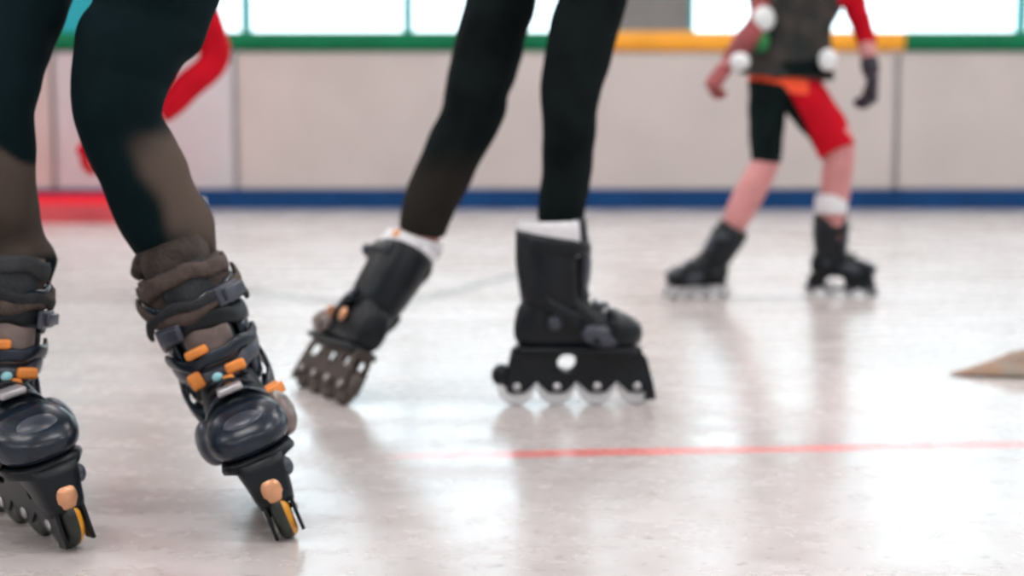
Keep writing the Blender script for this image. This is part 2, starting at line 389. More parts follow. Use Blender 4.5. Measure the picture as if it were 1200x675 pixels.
# ------------------------------------------------------------------ inline skate
def skate_matrix(front, yaw, roll=0, pitch=0, sc=1.0, anchor=.111):
    """front: floor point under the anchor (local x) ; yaw heading; roll>0 leans to the local left; pitch>0 lifts the heel"""
    y, r, p = map(math.radians, (yaw, roll, pitch))
    R = Matrix.Rotation(y, 4, 'Z') @ Matrix.Rotation(-r, 4, 'X') @ Matrix.Rotation(p, 4, 'Y')
    return Matrix.Translation(front) @ R @ Matrix.Scale(sc, 4) @ Matrix.Translation((-anchor, 0, 0))
def skate(parent, Mx, label, style, shaft=(0, 0, 1), brake=False):
    st = dict(shell='shell', cuff='navy', strap='navy', panel='grey', wheel='wheelw', front=None, hub='hubm', buckle='silver', accent='orange', hole=.017, holez=.080, bl=.86, fz=1.0, half=None, liner='pad', layers=2, tongue='pad', toe='navy', big=0, frame='shell'); st.update(style)
    u = V(shaft).normalized(); e2 = V((0, 1, 0)); e2 = (e2-u*e2.dot(u)).normalized(); e1 = e2.cross(u)
    A = V((-.045, 0, .155))
    # boot (this mesh is the skate itself)
    bm = bmesh.new()
    secs = [(-.128, .016, .128, .150), (-.120, .028, .112, .180), (-.09, .037, .104, .215), (-.05, .039, .104, .222), (0, .039, .104, .212), (.04, .042, .104, .186),
            (.08, .046, .104, .165), (.115, .046, .105, .156), (.14, .037, .110, .147), (.155, .022, .117, .138)]
    loft(bm, [ering(V((x, 0, (a+b)/2)), V((0, 1, 0)), V((0, 0, 1)), h, (b-a)/2, 28, 2.6) for x, h, a, b in secs])
    loft(bm, [ering(A+u*t, e1, e2, a, b, 28, 2.2) for t, a, b in ((-.03, .04, .034), (0, .058, .038), (.04, .060, .040), (.08, .055, .044), (.13, .054, .049), (.165, .056, .051))])
    def squash(bm):
        for v in bm.verts:
            kk = max(0, min(1, (.27-v.co.z)/.10))
            v.co.x *= 1-(1-(st['bl'] if v.co.x > 0 else .9))*kk
            v.co.z -= .104*(1-st['fz'])
    def low(bm):
        for v in bm.verts: v.co.z *= st['fz']
    squash(bm); bm.transform(Mx); boot = link('inline_skate', remesh(bm, .0045, 3), parent, (st['shell'],)); boot['label'] = label
    def part(name, bm, *mats, smooth=True, lab=None, flat=False):
        (low if name in ('frame', 'wheel', 'frame_bumper', 'front_guard', 'guard_stud', 'axle_bolt', 'brake_arm', 'brake_pad') else squash)(bm)
        bm.transform(Mx); o = link(name, fin(bm), boot, mats, smooth)
        if lab: o['label'] = lab
        return o
    # sole plate
    bm = bmesh.new(); loft(bm, [ering(V((x, 0, .104)), V((0, 1, 0)), V((0, 0, 1)), h, .008, 20, 4) for x, h in ((-.125, .02), (-.11, .034), (-.03, .036), (.05, .042), (.12, .046), (.15, .03))]); part('sole', bm, st['shell'])
    # toe cap: raised shell over the toe
    bm = bmesh.new(); rings = []
    ts = [(.078, .048, .108, .171), (.10, .0505, .106, .167), (.122, .049, .108, .160), (.143, .040, .112, .151), (.158, .026, .118, .142), (.163, .010, .126, .134)]
    tu = st.get('toeup', 0); ts = [(x, h+tu*.3, a-tu*.2, b+tu) for x, h, a, b in ts]
    loft(bm, [ering(V((x, 0, (a+b)/2)), V((0, 1, 0)), V((0, 0, 1)), h, (b-a)/2, 28, 2.4) for x, h, a, b in ts]); part('toe_cap', bm, st['toe'])
    bm = bmesh.new(); ellipsoid(bm, V((.128, 0, .152)), (.020, .026, .008), Matrix.Rotation(.35, 3, 'Y')); part('toe_badge', bm, 'greyd')
    # liner and tongue above the cuff
    bm = bmesh.new(); shellband(bm, A+u*.12, A+u*.185, e1, e2, .050, .045, .050, .046, -PI, PI-.001, .009, 32, 5, bulge=.003); part('liner', bm, st['liner'])
    bm = bmesh.new(); shellband(bm, A+u*.03+e1*.012, A+u*.188+e1*.006, e1, e2, .050, .034, .052, .038, -.75, .75, .008, 14, 10, bulge=.004); part('tongue', bm, st['tongue'])
    # cuff with open front
    bm = bmesh.new(); shellband(bm, A+u*.025, A+u*.158, e1, e2, .060, .043, .058, .053, .85, 2*PI-.85, .005, 36, 9, tilt=-.012, bulge=.002); part('cuff', bm, st['cuff'])
    # front shin panel
    bm = bmesh.new(); shellband(bm, A+u*.060+e1*.006, A+u*.125+e1*.006, e1, e2, .061, .042, .062, .044, -.62, .62, .005, 14, 6, bulge=.003); part('shin_panel', bm, st['panel'])
    # instep panel / laces
    bm = bmesh.new()
    for k in range(5):
        x = .005+k*.017; z = .213-k*.0115
        pts = [(V((x, -.030, z-.012)), .0026), (V((x+.004, 0, z+.005)), .0026), (V((x, .030, z-.012)), .0026)]
        chain(bm, pts, V((1, 0, 0)), .006, 8)
    part('laces', bm, 'lacem')
    # ankle pivot bolts and side guards
    for s in (-1, 1):
        bm = bmesh.new(); ellipsoid(bm, V((-.048, s*.046, .158)), (.014, .007, .014)); part('pivot_bolt', bm, st['buckle'] if st['big'] == 0 else 'greyd')
        bm = bmesh.new()
        ellipsoid(bm, V((.055, s*(.042+.004*st['big']), .132)), (.048, .010+.008*st['big'], .020+.007*st['big']), Matrix.Rotation(.15, 3, 'Y')); part('side_guard', bm, st['panel'] if s*st.get('gs', 1) > 0 else 'greyd')
    # straps
    def strap(t, h, th, tilt, m, grow=.004, buck=True, side=1, ac=None, off=0.0):
        rg = (lambda a_, v_: .0032*math.sin(3.1*a_+t*90)+.0018*math.sin(8*a_+t*40)) if st['layers'] > 2 else None
        bm = bmesh.new(); c = A+u*t+e1*(.004+off)
        aa = .060+grow if t > .03 else .062+grow; bb = .046+grow+(t > .1)*.006
        shellband(bm, c, c+u*h, e1, e2, aa, bb, aa, bb+.001, -th, th, .0045, 34, 4, tilt=tilt, bulge=.002, rag=rg)
        so = part('strap', bm, m)
        if buck:
            bm = bmesh.new(); tt = side*.75
            pos = c+u*(h/2)+u*(tilt*math.cos(tt))+e1*((aa+.007)*math.cos(tt))+e2*((bb+.007)*math.sin(tt))
            nrm = (e1*math.cos(tt)*bb+e2*math.sin(tt)*aa).normalized(); tan = u.cross(nrm)
            Rm = Matrix((tan, u, nrm)).transposed().to_4x4(); Rm.translation = pos
            box(bm, (-.022, -h*.45, -.002), (.022, h*.45, .005), .002, Rm); box(bm, (-.012, -h*.3, .004), (.026, h*.3, .010), .002, Rm)
            part('buckle', bm, ac or st['buckle'])
    strap(.128, .026, 2.3, -.008, st['strap'], side=st.get('bs', 1), ac=st.get('b1'))
    strap(.015, .024, 1.9, -.040, st['strap'], .006, side=st.get('bs', 1), ac=st['accent'])
    if st['layers'] > 2:
        strap(.092, .024, 1.7, .012, st['shell'], .007, side=-st.get('bs', 1), ac='greyd')
        strap(.055, .022, 2.0, -.020, 'greyd', .005, buck=False)
        strap(.160, .020, 2.9, .006, st.get('top', 'brownpad'), .002, buck=False)
        strap(.112, .014, 1.5, .022, 'lacem', .0105, buck=False); strap(.142, .018, 1.8, -.022, 'brownpad', .0095, buck=False); strap(.078, .016, 1.3, -.018, 'navy', .010, buck=False)
        bm = bmesh.new(); c = A+u*.035+e1*.02
        for k, (aa, zz, w_, h_) in enumerate(((.30, .014, .013, .007), (-.35, .048, .015, .006), (.05, -.006, .007, .014), (-.62, .014, .009, .011))):
            pos = c+e1*(.060)*math.cos(aa)+e2*.058*math.sin(aa)+u*zz
            Rm = Matrix((e2, u, e1)).transposed().to_4x4() @ Matrix.Rotation(.4*math.sin(k*3), 4, 'Z'); Rm.translation = pos
            box(bm, (-w_, -h_, -.004), (w_, h_, .006), .004, Rm)
        part('accent_patch', bm, st['accent'])
        bm = bmesh.new(); ellipsoid(bm, A+u*.045+e1*.080+e2*(-.008), (.006, .007, .006)); part('teal_glint', bm, 'cyan')  # teal glint put in as a small pale blue dot
    # toe strap
    bm = bmesh.new(); loft_r = []
    for (x0) in (.045,):
        n = 22; O = []
        for k in range(n+1):
            t = PI*k/n; y = math.cos(t)*.050; z = .118+math.sin(t)*.066
            O.append((V((x0-.002+.012*math.sin(t), y, z)), .0028, .011))
        chain(bm, O, V((1, 0, 0)), .01, 10, round_ends=False)
    part('toe_strap', bm, st['strap'])
    bm = bmesh.new(); box(bm, (.040, -.016, .181), (.074, .016, .190), .003, None); part('toe_buckle', bm, st['buckle'])
    # frame plates with real openings
    cu = bpy.data.curves.new('f', 'CURVE'); cu.dimensions = '2D'; cu.fill_mode = 'BOTH'; cu.extrude = .0016; cu.bevel_depth = .0006; cu.resolution_u = 6
    ax = [-.111, -.037, .037, .111]
    out = [(-.118, .104), (-.02, .104), (.03, .100), (.115, .104), (.128, .088), (.140, .045), (.146, .012), (.125, .010)]
    for k in range(3, -1, -1):
        out += [(ax[k]+.016, .026), (ax[k]-.016, .026)]
        if k: out.append((ax[k]-.037, .046))
    out += [(-.130, .034), (-.128, .060)]
    def spl(pts):
        s = cu.splines.new('POLY'); s.points.add(len(pts)-1)
        for q, p in zip(s.points, pts): q.co = (p[0], p[1], 0, 1)
        s.use_cyclic_u = True
    spl(out); hr, hz = st['hole'], st['holez']
    spl([(-.018+1.1*hr*math.cos(t*PI/10), hz+hr*math.sin(t*PI/10)) for t in range(20)])
    if not st.get('single'): spl([(-.088+.016*math.cos(t*PI/6), .080+.011*math.sin(t*PI/6)) for t in range(12)])
    if not st.get('single'): spl([(.055, .090), (.100, .090), (.108, .066), (.070, .060)])
    co = bpy.data.objects.new('f', cu); COL.objects.link(co)
    fm = bpy.data.meshes.new_from_object(co.evaluated_get(bpy.context.evaluated_depsgraph_get())); bpy.data.objects.remove(co)
    bm = bmesh.new()
    for s in (-1, 1):
        t = bmesh.new(); t.from_mesh(fm)
        for v in t.verts: v.co = V((v.co.x, s*.0165+v.co.z, v.co.y))
        tm = bpy.data.meshes.new('t'); t.to_mesh(tm); t.free(); bm.from_mesh(tm)
    for f in bm.faces: f.material_index = 0
    box(bm, (-.115, -.016, .088), (-.06, .016, .108), .003); box(bm, (.05, -.016, .094), (.12, .016, .108), .003)
    part('frame', bm, st['frame'], smooth=False)
    # wheels
    for k, x in enumerate(ax):
        bm = bmesh.new(); c = V((x, 0, .036)); n = 36; prof = [(.014, .011), (.022, .0115), (.029, .0115), (.0335, .0085), (.0355, .004), (.036, 0)]
        prof = prof+[(r, -y) for r, y in prof[-2::-1]]; prof = prof+[(.014, .011)]
        rings = [[c+V((r*math.cos(2*PI*i/n), y, r*math.sin(2*PI*i/n))) for i in range(n)] for r, y in prof]
        loft(bm, rings, False, 0)
        if k == 3 and st['half']:
            for f in bm.faces:
                if f.calc_center_median().y > .0035: f.material_index = 2
        hub = [(.005, .012), (.010, .012), (.0145, .0095), (.0145, -.0095), (.010, -.012), (.005, -.012), (.005, .012)]
        loft(bm, [[c+V((r*math.cos(2*PI*i/n), y, r*math.sin(2*PI*i/n))) for i in range(n)] for r, y in hub], False, 1)
        wm = st['front'] if (k == 3 and st['front']) else st['wheel']
        part('wheel', bm, wm, st['hub'], *([st['half']] if k == 3 and st['half'] else []))
        bm = bmesh.new()
        for s in (-1, 1):
            loft(bm, [ering(c+V((0, s*y, 0)), V((1, 0, 0)), V((0, 0, 1)), r, r, 12) for y, r in ((.0, .004), (.018, .004), (.0185, .0075), (.0205, .007))])
        part('axle_bolt', bm, 'metal')
    if st['big']:
        bm = bmesh.new(); loft(bm, [ering(V((x, 0, z)), V((1, 0, 0)), V((0, 1, 0)), a, b, 24, 3.2) for z, x, a, b in ((.106, .095, .045, .034), (.095, .100, .042, .031), (.078, .108, .036, .027), (.060, .118, .026, .024), (.048, .126, .014, .021))]); part('front_guard', bm, 'shell')
        bm = bmesh.new()
        ellipsoid(bm, V((.125, .026, .086)), (.009, .009, .012))
        part('guard_stud', bm, 'greyd')
        bm = bmesh.new(); loft(bm, [ering(V((x, 0, z)), V((0, 1, 0)), V((.3, 0, 1)).normalized(), a, b, 20, 3) for x, z, a, b in ((.122, .070, .013, .015), (.136, .068, .014, .017), (.143, .065, .012, .015), (.146, .064, .007, .009))]); part('frame_bumper', bm, 'copper')
    if brake:
        bm = bmesh.new(); box(bm, (-.138, -.013, .036), (-.105, .013, .056), .004); part('brake_arm', bm, 'shell')
        bm = bmesh.new(); ellipsoid(bm, V((-.138, 0, .056)), (.019, .017, .021)); part('brake_pad', bm, 'shell')
    return A, u

# ------------------------------------------------------------------ people
def hand_geo(bm, wrist, d, palm_n, k=1.0, side=1, curl=.5, fat=1.0):
    """wrist point, d = direction of the hand, palm_n = direction the palm faces, side = where the thumb leaves"""
    d = d.normalized(); nrm = (palm_n-d*palm_n.dot(d)).normalized(); s = d.cross(nrm)*side
    def pt(a, b, c): return wrist+(d*a+s*b+nrm*c)*k
    rings = [ering(pt(a, b, 0), s, nrm, w_*k*fat, t_*k*fat, 16, 2.4) for a, b, w_, t_ in ((-.01, 0, .026, .019), (.02, .002, .031, .016), (.05, .002, .038, .014), (.078, 0, .039, .012), (.088, 0, .036, .010))]
    loft(bm, rings)
    for b, L, r, a0 in ((.029, .072, .0088, .080), (.010, .080, .0092, .086), (-.009, .075, .0088, .083), (-.027, .060, .0080, .076)):
        p = pt(a0-.012, b, 0); ang = 0; pts = [(p, r*k*fat)]
        for f in (.42, .32, .26):
            ang += curl*.95; q = (d*math.cos(ang)+nrm*math.sin(ang)+s*(b*.9)); p = p+q.normalized()*(L*f*k*1.1); pts.append((p, r*k*fat*(1-.12*len(pts)/2)))
        chain(bm, pts, s, .006*k, 10)
    p = pt(.012, .022, .004); pts = [(p, .0125*k*fat)]
    for a, b, c, r in ((.036, .046, .016, .0115), (.058, .054, .026, .0098), (.078, .052, .034, .0085)): pts.append((pt(a, b, c), r*k*fat))
    chain(bm, pts, nrm, .006*k, 12)
def head_geo(bm, c, fw, up, k):
    s = up.cross(fw).normalized(); R = Matrix((fw, s, up)).transposed()
    def q(x, y, z): return c+R@V((x*k, y*k, z*k))
    e = lambda p, r, rot=None: ellipsoid(bm, p, tuple(v*k for v in r), R if rot is None else R@rot, 28)
    e(q(-.012, 0, .03), (.093, .074, .088)); e(q(.020, 0, -.035), (.066, .058, .075)); e(q(.045, 0, -.078), (.032, .034, .026))
    e(q(.070, 0, .022), (.020, .050, .014)); e(q(.088, 0, -.012), (.016, .010, .026), Matrix.Rotation(-.35, 3, 'Y')); e(q(.100, 0, -.030), (.012, .015, .010))
    for t in (-1, 1):
        e(q(.062, t*.040, -.022), (.026, .022, .022)); e(q(-.005, t*.077, -.008), (.018, .007, .030), Matrix.Rotation(.2, 3, 'Y'))
    e(q(.083, 0, -.056), (.012, .024, .006)); e(q(.081, 0, -.066), (.012, .020, .006))
    return R
def person(name, label, J, k=1.0, fw=V((0, -1, 0)), vox=.006, mats=None, hand_curl=.55, torso_r=1.0, hairmat='hair'):
    """J: dict of world points. hipL/R kneeL/R ankL/R chest neck head shL/R elL/R wrL/R, chains 'legL','legR' = clothing rings"""
    base = (J['ankL']+J['ankR'])/2; root = empty('person', V((0, 0, 0))); tag(root, label, 'person')
    hc = (J['hipL']+J['hipR'])/2; up = (J['neck']-hc).normalized(); fw = (fw-up*fw.dot(up)).normalized(); sd = up.cross(fw)
    if 'flip' in J: sd = -sd
    bm = bmesh.new()
    # torso
    T = [(hc-up*.06*k, .115*k, .09*k), (hc+up*.03*k, .150*k, .108*k), (hc+up*.14*k, .132*k, .095*k), (hc.lerp(J['neck'], .45), .125*k, .092*k), (hc.lerp(J['neck'], .72), .160*k, .108*k), (hc.lerp(J['neck'], .90), .145*k, .085*k), (J['neck'], .065*k, .058*k)]
    T = [(p, a*torso_r, b*torso_r) for p, a, b in T]
    chain(bm, T, fw, .02, 32)
    chain(bm, [(J['neck']-up*.06*k, .062*k), (J['neck']+up*.02*k, .054*k), (J['head']-up*.02*k, .052*k)], fw, .012, 20)
    hf = J.get('look', fw); hu = (J['head']-J['neck']).normalized(); hf = (hf-hu*hf.dot(hu)).normalized()
    R = head_geo(bm, J['head']+hu*.055*k, hf, hu, k)
    for s_ in 'LR':
        hip, kn, an = J['hip'+s_], J['knee'+s_], J['ank'+s_]
        r = J.get('rl'+s_, (.078, .054, .053, .036))
        if 'ch'+s_ in J: chain(bm, [(hip+up*.02, r[0]*k)]+[(c_[0], c_[1]*.84) for c_ in J['ch'+s_]]+[(an, r[3]*k)], fw, .015, 24)
        else: chain(bm, [(hip+up*.02, r[0]*k), (hip.lerp(kn, .35), r[0]*.93*k), (hip.lerp(kn, .75), r[1]*1.12*k), (kn, r[1]*k), (kn.lerp(an, .3), r[2]*k), (kn.lerp(an, .7), r[2]*.78*k), (an, r[3]*k)], fw, .015, 24)
        fwd = J['toe'+s_]-an; chain(bm, [(an-fwd.normalized()*.02*k, .030*k), (an.lerp(J['toe'+s_], .5), .026*k, .022*k), (J['toe'+s_], .022*k, .016*k)], V((0, 0, 1)), .012, 16)
        sh, el, wr = J['sh'+s_], J['el'+s_], J['wr'+s_]; ar = J.get('ra', 1.0)
        chain(bm, [(sh+(hc.lerp(J['neck'], .88)-sh)*.5, .05*k), (sh, .055*k*ar), (sh.lerp(el, .45), .044*k*ar), (el, .036*k*ar), (el.lerp(wr, .3), .038*k*ar), (wr, .024*k*ar)], fw, .012, 20)
        hd = J.get('hd'+s_, (wr-el)); pn = J.get('pn'+s_, -fw)
        hand_geo(bm, wr, hd, pn, k, J.get('th'+s_, 1 if s_ == 'L' else -1), hand_curl)
    body = link('body', remesh(bm, vox, 3), root, (mats.get('skin', 'skin'),))
    # eyes, lips, hair
    hc_ = J['head']+hu*.055*k
    for t in (-1, 1):
        bm = bmesh.new(); c = hc_+R@V((.0735*k, t*.030*k, .002*k)); ellipsoid(bm, c, (.0115*k,)*3, None, 16, 0); ellipsoid(bm, c+R@V((.0072*k, 0, 0)), (.0052*k,)*3, None, 12, 1); link('eye', fin(bm), root, ('eyew', 'eyed'))
    bm = bmesh.new(); ellipsoid(bm, hc_+R@V((.090*k, 0, -.0585*k)), (.007*k, .021*k, .007*k), R); link('lips', fin(bm), root, ('lip',))
    bm = bmesh.new(); ellipsoid(bm, hc_+R@V((-.022*k, 0, .045*k)), (.098*k, .083*k, .088*k), R, 40); ellipsoid(bm, hc_+R@V((-.055*k, 0, -.01*k)), (.060*k, .076*k, .085*k), R, 32)
    hm = remesh(bm, .006, 2)
    for v in hm.vertices: v.co += v.normal*(.004*noise.noise(v.co*70))
    link('hair', hm, root, (hairmat,))
    return root, hc, up, fw, sd, T
def fold(amp, fr, seed, zone=None):
    def f(u, t, p):
        a = amp*(zone(u) if zone else 1)
        return a*(noise.noise(V((math.cos(t)*1.3, math.sin(t)*1.3, u*fr+seed)))+.5*math.sin(u*fr*2.2+math.sin(t*2+seed)*1.6+t))
    return f
def shirt(root, J, hc, up, fw, k, m, T, sleeve=True, drop=.09, *, grow=.012, vox=.007, cuffm=None, slv=1.0):
    bm = bmesh.new()
    TT = [(p, a+grow, b+grow) for p, a, b in T[1:-1]]; TT = [(TT[0][0]-up*drop, TT[0][1], TT[0][2])]+TT+[(J['neck']-up*.012, .075*k, .068*k)]
    chain(bm, TT, fw, .015, 36, fold(.004, 9, 2), round_ends=False)
    if sleeve:
        for s_ in 'LR':
            sh, el, wr = J['sh'+s_], J['el'+s_], J['wr'+s_]
            chain(bm, [(sh+(hc.lerp(J['neck'], .85)-sh)*.5, .065*k), (sh, .068*k*slv), (sh.lerp(el, .5), .058*k*slv), (el, .050*k*slv), (el.lerp(wr, .5), .046*k*slv), (el.lerp(wr, .93), .034*k*slv)], fw, .010, 22, fold(.004, 12, 5), round_ends=True)
    return link('jacket' if sleeve else 'jersey', remesh(bm, vox, 2), root, (m,))
def blob(name, c, r, m, parent=None, rot=None):
    bm = bmesh.new(); ellipsoid(bm, c, r, rot, 24); return link(name, fin(bm), parent, (m,))
def rl(px, py, Y, hw, dep=1.0):   # ring of a limb seen hw pixels half-wide
    p = P(px, py, Y); r = hw*Y/FPX; return (p, r, r*dep)

# ================================================================== near skater (two legs in frame, left)
nearR = dict(layers=4, panel='grey', cuff='navy', wheel='wheeld', half='wheelo', big=1, frame='shell', bs=1, b1='greyd', liner='brownpad', accent='orange')
fR = G(342, 628); MR = skate_matrix(fR, -76, -21.5, 0, 1.0)
fL = G(84, 640); ML = skate_matrix(fL, -50, -14, 0, 1.0)
sR = (-.02, 0.0, 1); sL = (.0, .36, 1)
def shaft_pt(Mx, sh, t, fz=1.0): return Mx @ (V((-.045, 0, .155-.104*(1-fz)))+V(sh).normalized()*t)
def toe_pt(Mx, fz=1.0): return Mx @ V((.055, 0, .130-.104*(1-fz)))
cR, cL = shaft_pt(MR, sR, .19), shaft_pt(ML, sL, .19)
J = dict(hipL=P(-25, -225, 1.98), hipR=P(195, -215, 1.98), kneeL=P(-18, 140, 1.72), kneeR=P(138, 122, 1.76), ankL=shaft_pt(ML, sL, 0), ankR=shaft_pt(MR, sR, 0), toeL=toe_pt(ML), toeR=toe_pt(MR))
J['hipL'] = J['hipR']+V((-.21, 0, 0)); 
hc0 = (J['hipL']+J['hipR'])/2
J['neck'] = hc0+V((-.10, -.26, .46)); J['head'] = J['neck']+V((-.02, -.07, .11)); J['look'] = V((-.2, -1, -.1))
J['shL'] = J['neck']+V((-.19, .05, -.07)); J['shR'] = J['neck']+V((.19, .05, -.07))
J['elL'] = J['shL']+V((-.14, -.10, -.24)); J['elR'] = J['shR']+V((.16, .06, -.24)); J['wrL'] = J['elL']+V((.03, -.22, .06)); J['wrR'] = J['elR']+V((.10, -.20, .0))
J['thL'] = -1; J['thR'] = 1; J['pnL'] = V((0, 0, -1)); J['pnR'] = V((0, 0, -1))
CR1 = [rl(193, -60, 1.86, 74), rl(184, 0, 1.82, 69), rl(169, 30, 1.80, 64), rl(151, 62, 1.78, 60), rl(139, 95, 1.77, 56), rl(137, 122, 1.76, 52), rl(143, 150, 1.77, 48), rl(160, 187, 1.79, 51), rl(178, 227, 1.81, 51), rl(194, 262, 1.83, 51), rl(208, 292, 1.85, 47), rl(216, 312, 1.86, 44)]
CL1 = [rl(22, -60, 1.86, 66), rl(14, 0, 1.80, 62), rl(0, 40, 1.77, 59), rl(-10, 80, 1.75, 58), rl(-18, 130, 1.73, 56), rl(-14, 175, 1.74, 53), rl(-6, 215, 1.76, 47), rl(2, 260, 1.79, 44), rl(10, 293, 1.80, 45), rl(14, 306, 1.80, 53), rl(13, 316, 1.80, 50), rl(13, 338, 1.80, 44)]
J['chR'] = [(c[0], c[1]*(.88 if i > 6 else 1)) for i, c in enumerate(CR1[:-2])]; J['chL'] = [c for i, c in enumerate(CL1) if i not in (9, 10, 11)]
near, hc, up, fw, sd, T = person('near', 'person closest to camera in dark trousers, paler brown below the knees, on inline skates', J, 1.0, V((-.1, -1, 0)), .007, {})
shirt(near, J, hc, up, fw, 1.0, 'jacket', T)
bm = bmesh.new()
z1 = lambda u: 1+3.4*math.exp(-((u-.50)/.06)**2)+3.2*max(0, u-.86)/.14
chain(bm, [(hc+up*.07, .165, .125), (hc, .175, .13), (hc-up*.09, .14, .115)], fw, .015, 36)
kk = cR
chain(bm, [(J['hipR'], .095)]+CR1,
      V((0, -1, 0)), .007, 48, fold(.0026, 20, 1, z1), round_ends=False)
chain(bm, [(J['hipL'], .095)]+CL1,
      V((0, -1, 0)), .007, 48, fold(.0022, 18, 6, lambda u: 1+1.5*math.exp(-((u-.5)/.05)**2)), round_ends=False)
tm = remesh(bm, .0055, 2)
at = tm.attributes.new('panel', 'FLOAT', 'POINT')  # paler shin: partly brown fabric, partly light on it put into the colour
def sstep(a, b, x): t = max(0, min(1, (x-a)/(b-a))); return t*t*(3-2*t)
axx = [P(px, py, 1.79) for px, py in ((137, 122), (143, 150), (160, 187), (178, 227), (194, 262), (216, 312))]
def ax_at(z):
    for a, b in zip(axx, axx[1:]):
        if b.z <= z <= a.z: return a.lerp(b, (a.z-z)/(a.z-b.z)).x
    return (axx[0] if z > axx[0].z else axx[-1]).x
zk = P(0, 158, 1.79).z; zl = P(0, 168, 1.75).z; zhem = P(0, 300, 1.8).z
split_x = P(60, 150, 1.78).x
for i, v in enumerate(tm.vertices):
    c = v.co; nz = .012*noise.noise(c*22)
    if c.x > split_x and c.z < zk+.05:
        f_ = sstep(-.010, .018, c.x-ax_at(c.z)-.006+nz)*sstep(-.01, .05, (zk-c.z)+.9*(c.x-ax_at(c.z)-.02))*sstep(0, .03, zk+.01-c.z+nz+(c.x-ax_at(c.z))*.2)
        f_ *= .75+.25*sstep(-.02, .05, c.z-P(0, 285, 1.8).z+nz*2)
    elif c.x <= split_x:
        f_ = sstep(0, .012, zl-(c.x-P(20, 168, 1.75).x)*1.0-c.z+nz*.4)*sstep(-.005, .008, c.z-zhem)*.85
    else: f_ = 0
    at.data[i].value = f_
link('trousers', tm, near, ('knit',))
bm = bmesh.new(); chain(bm, [(CR1[-4][0], .044), (CR1[-2][0], .045), (cR, .044), (J['ankR'], .036)], V((0, -1, 0)), .01, 28); link('sock', fin(bm), near, ('foldm',))
# rumpled leg hem above the skate, right leg of the picture
def hem(parent, pts, mats, seed):
    for k, (px, py, Y, a, h, tl, m) in enumerate(pts):
        bm = bmesh.new(); c = P(px, py, Y); ax_ = (P(px-10, py-22, Y)-c).normalized(); e1 = V((0, -1, 0)); e1 = (e1-ax_*e1.dot(ax_)).normalized(); e2 = ax_.cross(e1)
        shellband(bm, c, c+ax_*h, e1, e2, a, a, a*.97, a*.97, -PI, PI-.001, .004, 60, 8, tilt=tl, bulge=.007, rag=lambda t, v: .0035*math.sin(3*t+seed+k)+.002*math.sin(7*t+k))
        link('fabric_fold', fin(bm), parent, (m,))
tr = [o for o in near.children if o.name.startswith('trousers')][0]
hem(tr, [(207, 312, 1.845, .047, .022, .014, 'foldm'), (216, 334, 1.85, .049, .022, -.012, 'jacket'), (203, 296, 1.84, .0485, .014, -.015, 'foldm')], None, 1)
skate(near, MR, 'black and navy inline skate with orange trims and an amber front wheel, edge tilted', nearR, sR)
skate(near, ML, 'black inline skate with orange trims, cut by the left edge of the photo', dict(nearR, top='jacket', bs=-1, gs=-1), sL)

# ================================================================== middle skater
midst = dict(wheel='wheelw', hub='hubw', panel='greyd', cuff='shell', strap='shell', toe='shell', buckle='greyd', accent='shell', liner='sock', tongue='pad', b1='greyd', bl=.74, single=1, toeup=.010)
mR0 = G(675, 474); MmR = skate_matrix(mR0, 3, 0, 0, 1.0, 0.0)
mL0 = G(398, 474); MmL = skate_matrix(mL0, 117, -28, 0, 1.0, -.111)
sm = (-.02, 0, 1); sml = (.05, -.12, 1)
J = dict(kneeR=P(665, 125, 2.62), kneeL=P(550, 135, 2.74), ankR=shaft_pt(MmR, sm, 0), ankL=shaft_pt(MmL, sml, 0), toeR=toe_pt(MmR), toeL=toe_pt(MmL))
J['hipR'] = P(716, -110, 2.68); J['hipL'] = J['hipR']+V((-.17, .06, 0)); hc0 = (J['hipL']+J['hipR'])/2
J['neck'] = hc0+V((.20, .10, .48)); J['head'] = J['neck']+V((.05, .03, .11)); J['look'] = V((1, .4, -.1))
J['shL'] = J['neck']+V((-.10, .15, -.07)); J['shR'] = J['neck']+V((.06, -.17, -.07))
J['elL'] = J['shL']+V((.10, .14, -.23)); J['elR'] = J['shR']+V((-.10, -.10, -.25)); J['wrL'] = J['elL']+V((.22, .02, .03)); J['wrR'] = J['elR']+V((.18, .02, -.14))
J['rlR'] = (.066, .050, .046, .034); J['rlL'] = (.066, .050, .046, .034)
CR2 = [rl(703, -40, 2.66, 42), rl(694, 0, 2.65, 40), rl(683, 40, 2.64, 40), rl(674, 80, 2.63, 38), rl(667, 120, 2.62, 34), rl(667, 160, 2.63, 31), rl(664, 200, 2.645, 29.5), rl(659, 240, 2.655, 28), rl(656, 266, 2.66, 27)]
CL2 = [rl(598, -50, 2.76, 43), rl(587, 0, 2.755, 41), rl(571, 60, 2.75, 40), rl(557, 120, 2.74, 37.5), rl(546, 150, 2.74, 35), rl(530, 180, 2.745, 34), rl(512, 220, 2.75, 33), rl(499, 252, 2.755, 30), rl(494, 272, 2.76, 27)]
J['chR'] = CR2; J['chL'] = CL2
mid, hc, up, fw, sd, T = person('mid', 'person in black leggings striding on black inline skates with white wheels, in the middle', J, .97, V((1, .45, 0)), .007, {}, hairmat='hairb')
shirt(mid, J, hc, up, fw, .97, 'jacket', T)
bm = bmesh.new()
chain(bm, [(hc+up*.07, .15, .115), (hc, .165, .125), (hc-up*.08, .13, .11)], fw, .015, 36)
chain(bm, [(J['hipR'], .085)]+CR2, V((0, -1, 0)), .009, 40, fold(.0018, 16, 3), round_ends=False)
chain(bm, [(J['hipL'], .085)]+CL2, V((0, -1, 0)), .009, 40, fold(.0022, 16, 8, lambda u: 1+1.5*math.exp(-((u-.55)/.05)**2)), round_ends=False)
